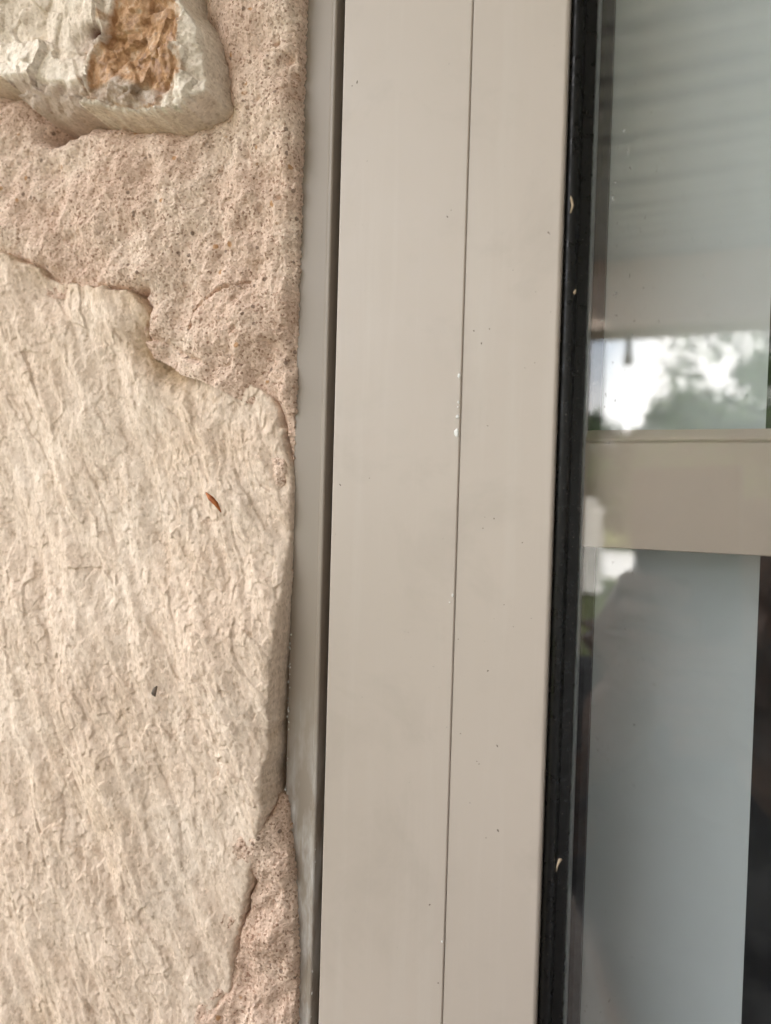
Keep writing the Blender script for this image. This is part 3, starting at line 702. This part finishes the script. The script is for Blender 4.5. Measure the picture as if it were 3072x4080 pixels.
# ------------------------------------------------------------------ the photographer, seen only as a dark reflection
def skin_body(name, nodes, edges, mat, parent, root=0, sub=2):
    me = bpy.data.meshes.new(name); me.from_pydata([n[:3] for n in nodes], edges, []); me.update()
    o = link(name, me, mat, parent)
    o.modifiers.new('skin', 'SKIN'); m = o.modifiers.new('sub', 'SUBSURF'); m.levels = sub; m.render_levels = sub
    for i, n in enumerate(nodes):
        sv = me.skin_vertices[0].data[i]; r = n[3]; sv.radius = (r, r) if not isinstance(r, tuple) else r; sv.use_root = (i == root)
    return o
def photographer():
    P = lambda a, b, c: tuple(Vector((0, -.24, EYE)) + CR*a + CU*b + CF*c)      # right, up, forward of the lens
    # the phone: back towards the window, lens at the camera's place
    ph = empty('phone', P(0, 0, -.02), 'black phone held up to the window, seen only in the glass', 'phone')
    def slab(name, x0, x1, y0, y1, z0, z1, mat):
        v = [P(x, y, z) for z in (z0, z1) for x, y in ((x0, y0), (x1, y0), (x1, y1), (x0, y1))]
        f = [(0, 1, 2, 3), (7, 6, 5, 4), (0, 4, 5, 1), (1, 5, 6, 2), (2, 6, 7, 3), (3, 7, 4, 0)]
        return bevel(link(name, mesh_py(name, v, f), mat, ph), .002 if z1-z0 > .005 else .0004, 3)
    slab('body', -.046, .026, -.128, .024, -.0115, -.003, M['black'])
    slab('screen', -.0445, .0245, -.1265, .0225, -.0121, -.0116, M['dark'])
    slab('camera_bar', -.0455, .0255, -.010, .012, -.0029, -.0012, M['black'])
    skin = simple('skin_tone', (.17, .10, .07), (.22, .13, .095), 30, .5)
    shirt = simple('navy_cloth', (.03, .035, .05), (.05, .055, .075), 20, .9)
    hair = simple('brown_hair', (.03, .02, .012), (.06, .04, .025), 60, .6)
    bx, by = .09, -.66
    r = empty('person', (bx, by, 0), 'person in dark clothes holding a phone up to the window', 'person')
    hl, hr_ = (bx-.09, by), (bx+.09, by+.02)
    wl = P(-.056, -.145, -.035); el = (-.150, -.43, EYE-.29); sl = (bx-.19, by+.03, 1.40)
    wr = P(.050, -.205, -.05); er = (.34, -.50, 1.48); sr = (bx+.19, by+.0, 1.40)
    N = [(bx, by, .96, .15), (bx, by, 1.14, .135), (bx, by, 1.32, .15), (bx, by, 1.43, .09), (bx-.01, by+.02, 1.50, .056), (bx-.02, by+.04, 1.56, .075), (bx-.02, by+.05, 1.64, .095), (bx-.02, by+.04, 1.72, .075),
         (*sl, .062), (*el, .045), (*wl, .030), (*sr, .062), (*er, .045), (*wr, .030),
         (*hl, .90, .095), (hl[0]-.01, hl[1]+.02, .50, .062), (hl[0]-.01, hl[1], .09, .042), (hl[0]-.03, hl[1]+.16, .04, .036),
         (*hr_, .90, .095), (hr_[0]+.01, hr_[1]+.02, .50, .062), (hr_[0]+.01, hr_[1], .09, .042), (hr_[0]+.02, hr_[1]+.17, .04, .036)]
    E_ = [(0, 1), (1, 2), (2, 3), (3, 4), (4, 5), (5, 6), (6, 7), (2, 8), (8, 9), (9, 10), (2, 11), (11, 12), (12, 13), (0, 14), (14, 15), (15, 16), (16, 17), (0, 18), (18, 19), (19, 20), (20, 21)]
    K = lambda q: [(a, b, (c if (c > EYE-.45 and d < .06 and abs(a-bx) > .06) else c*1.05), d) for a, b, c, d in q]
    body = skin_body('body', K(N), E_, skin, r)
    T = [(bx, by, .92, .165), (bx, by, 1.14, .148), (bx, by, 1.32, .163), (bx, by, 1.425, .095), (*sl, .074), (*el, .066), (*Vector(el).lerp(Vector(wl), .92), .042), (*sr, .074), (*er, .056), (*Vector(er).lerp(Vector(wr), .92), .042)]
    skin_body('shirt', K(T), [(0, 1), (1, 2), (2, 3), (2, 4), (4, 5), (5, 6), (2, 7), (7, 8), (8, 9)], shirt, r)
    L = [(bx, by, .98, .155), (*hl, .88, .108), (hl[0]-.01, hl[1]+.02, .50, .078), (hl[0]-.01, hl[1], .10, .062), (*hr_, .88, .108), (hr_[0]+.01, hr_[1]+.02, .50, .078), (hr_[0]+.01, hr_[1], .10, .062)]
    skin_body('trousers', K(L), [(0, 1), (1, 2), (2, 3), (0, 4), (4, 5), (5, 6)], M['dark'], r)
    skin_body('hair', [(bx-.02, by-.035, 1.68, .075), (bx-.02, by-.015, 1.775, .098), (bx-.02, by+.05, 1.84, .075)], [(0, 1), (1, 2)], hair, r)
    skin_body('hood', [(bx, by, 1.47, .15), (bx-.005, by-.01, 1.60, .145), (bx-.01, by-.04, 1.74, .125)], [(0, 1), (1, 2)], shirt, r)
    skin_body('nose', [(bx-.02, by+.140, 1.745, .010), (bx-.02, by+.155, 1.715, .014)], [(0, 1)], skin, r)
    # left hand: palm beside the phone, four fingers across its back, thumb on the screen side
    def hand(sgn, x0, y0, wrist):
        H = [(*wrist, .026), (*P(x0, y0+.02, -.022), .027), (*P(x0-.002*sgn, y0+.055, -.018), .026)]; ed = [(0, 1), (1, 2)]
        for k, ln in enumerate((.046, .052, .048, .038)):
            yb = y0+.072-.019*k; i = len(H)
            H += [(*P(x0+.002*sgn, yb, -.014), .0105), (*P(x0+.012*sgn, yb+.003, .004), .0088), (*P(x0+(.012+ln*.55)*sgn, yb+.001, .0075), .0080), (*P(x0+(.012+ln)*sgn, yb-.004, .0062), .0066)]
            ed += [(2 if k < 2 else 1, i), (i, i+1), (i+1, i+2), (i+2, i+3)]
        i = len(H)
        H += [(*P(x0+.008*sgn, y0+.035, -.034), .012), (*P(x0+.022*sgn, y0+.062, -.028), .010), (*P(x0+.034*sgn, y0+.086, -.022), .0085)]
        ed += [(1, i), (i, i+1), (i+1, i+2)]
        skin_body('hand', H, ed, skin, r, sub=1)
    hand(1, -.056, -.130, wl)
    hand(-1, .036, -.172, wr)
photographer()
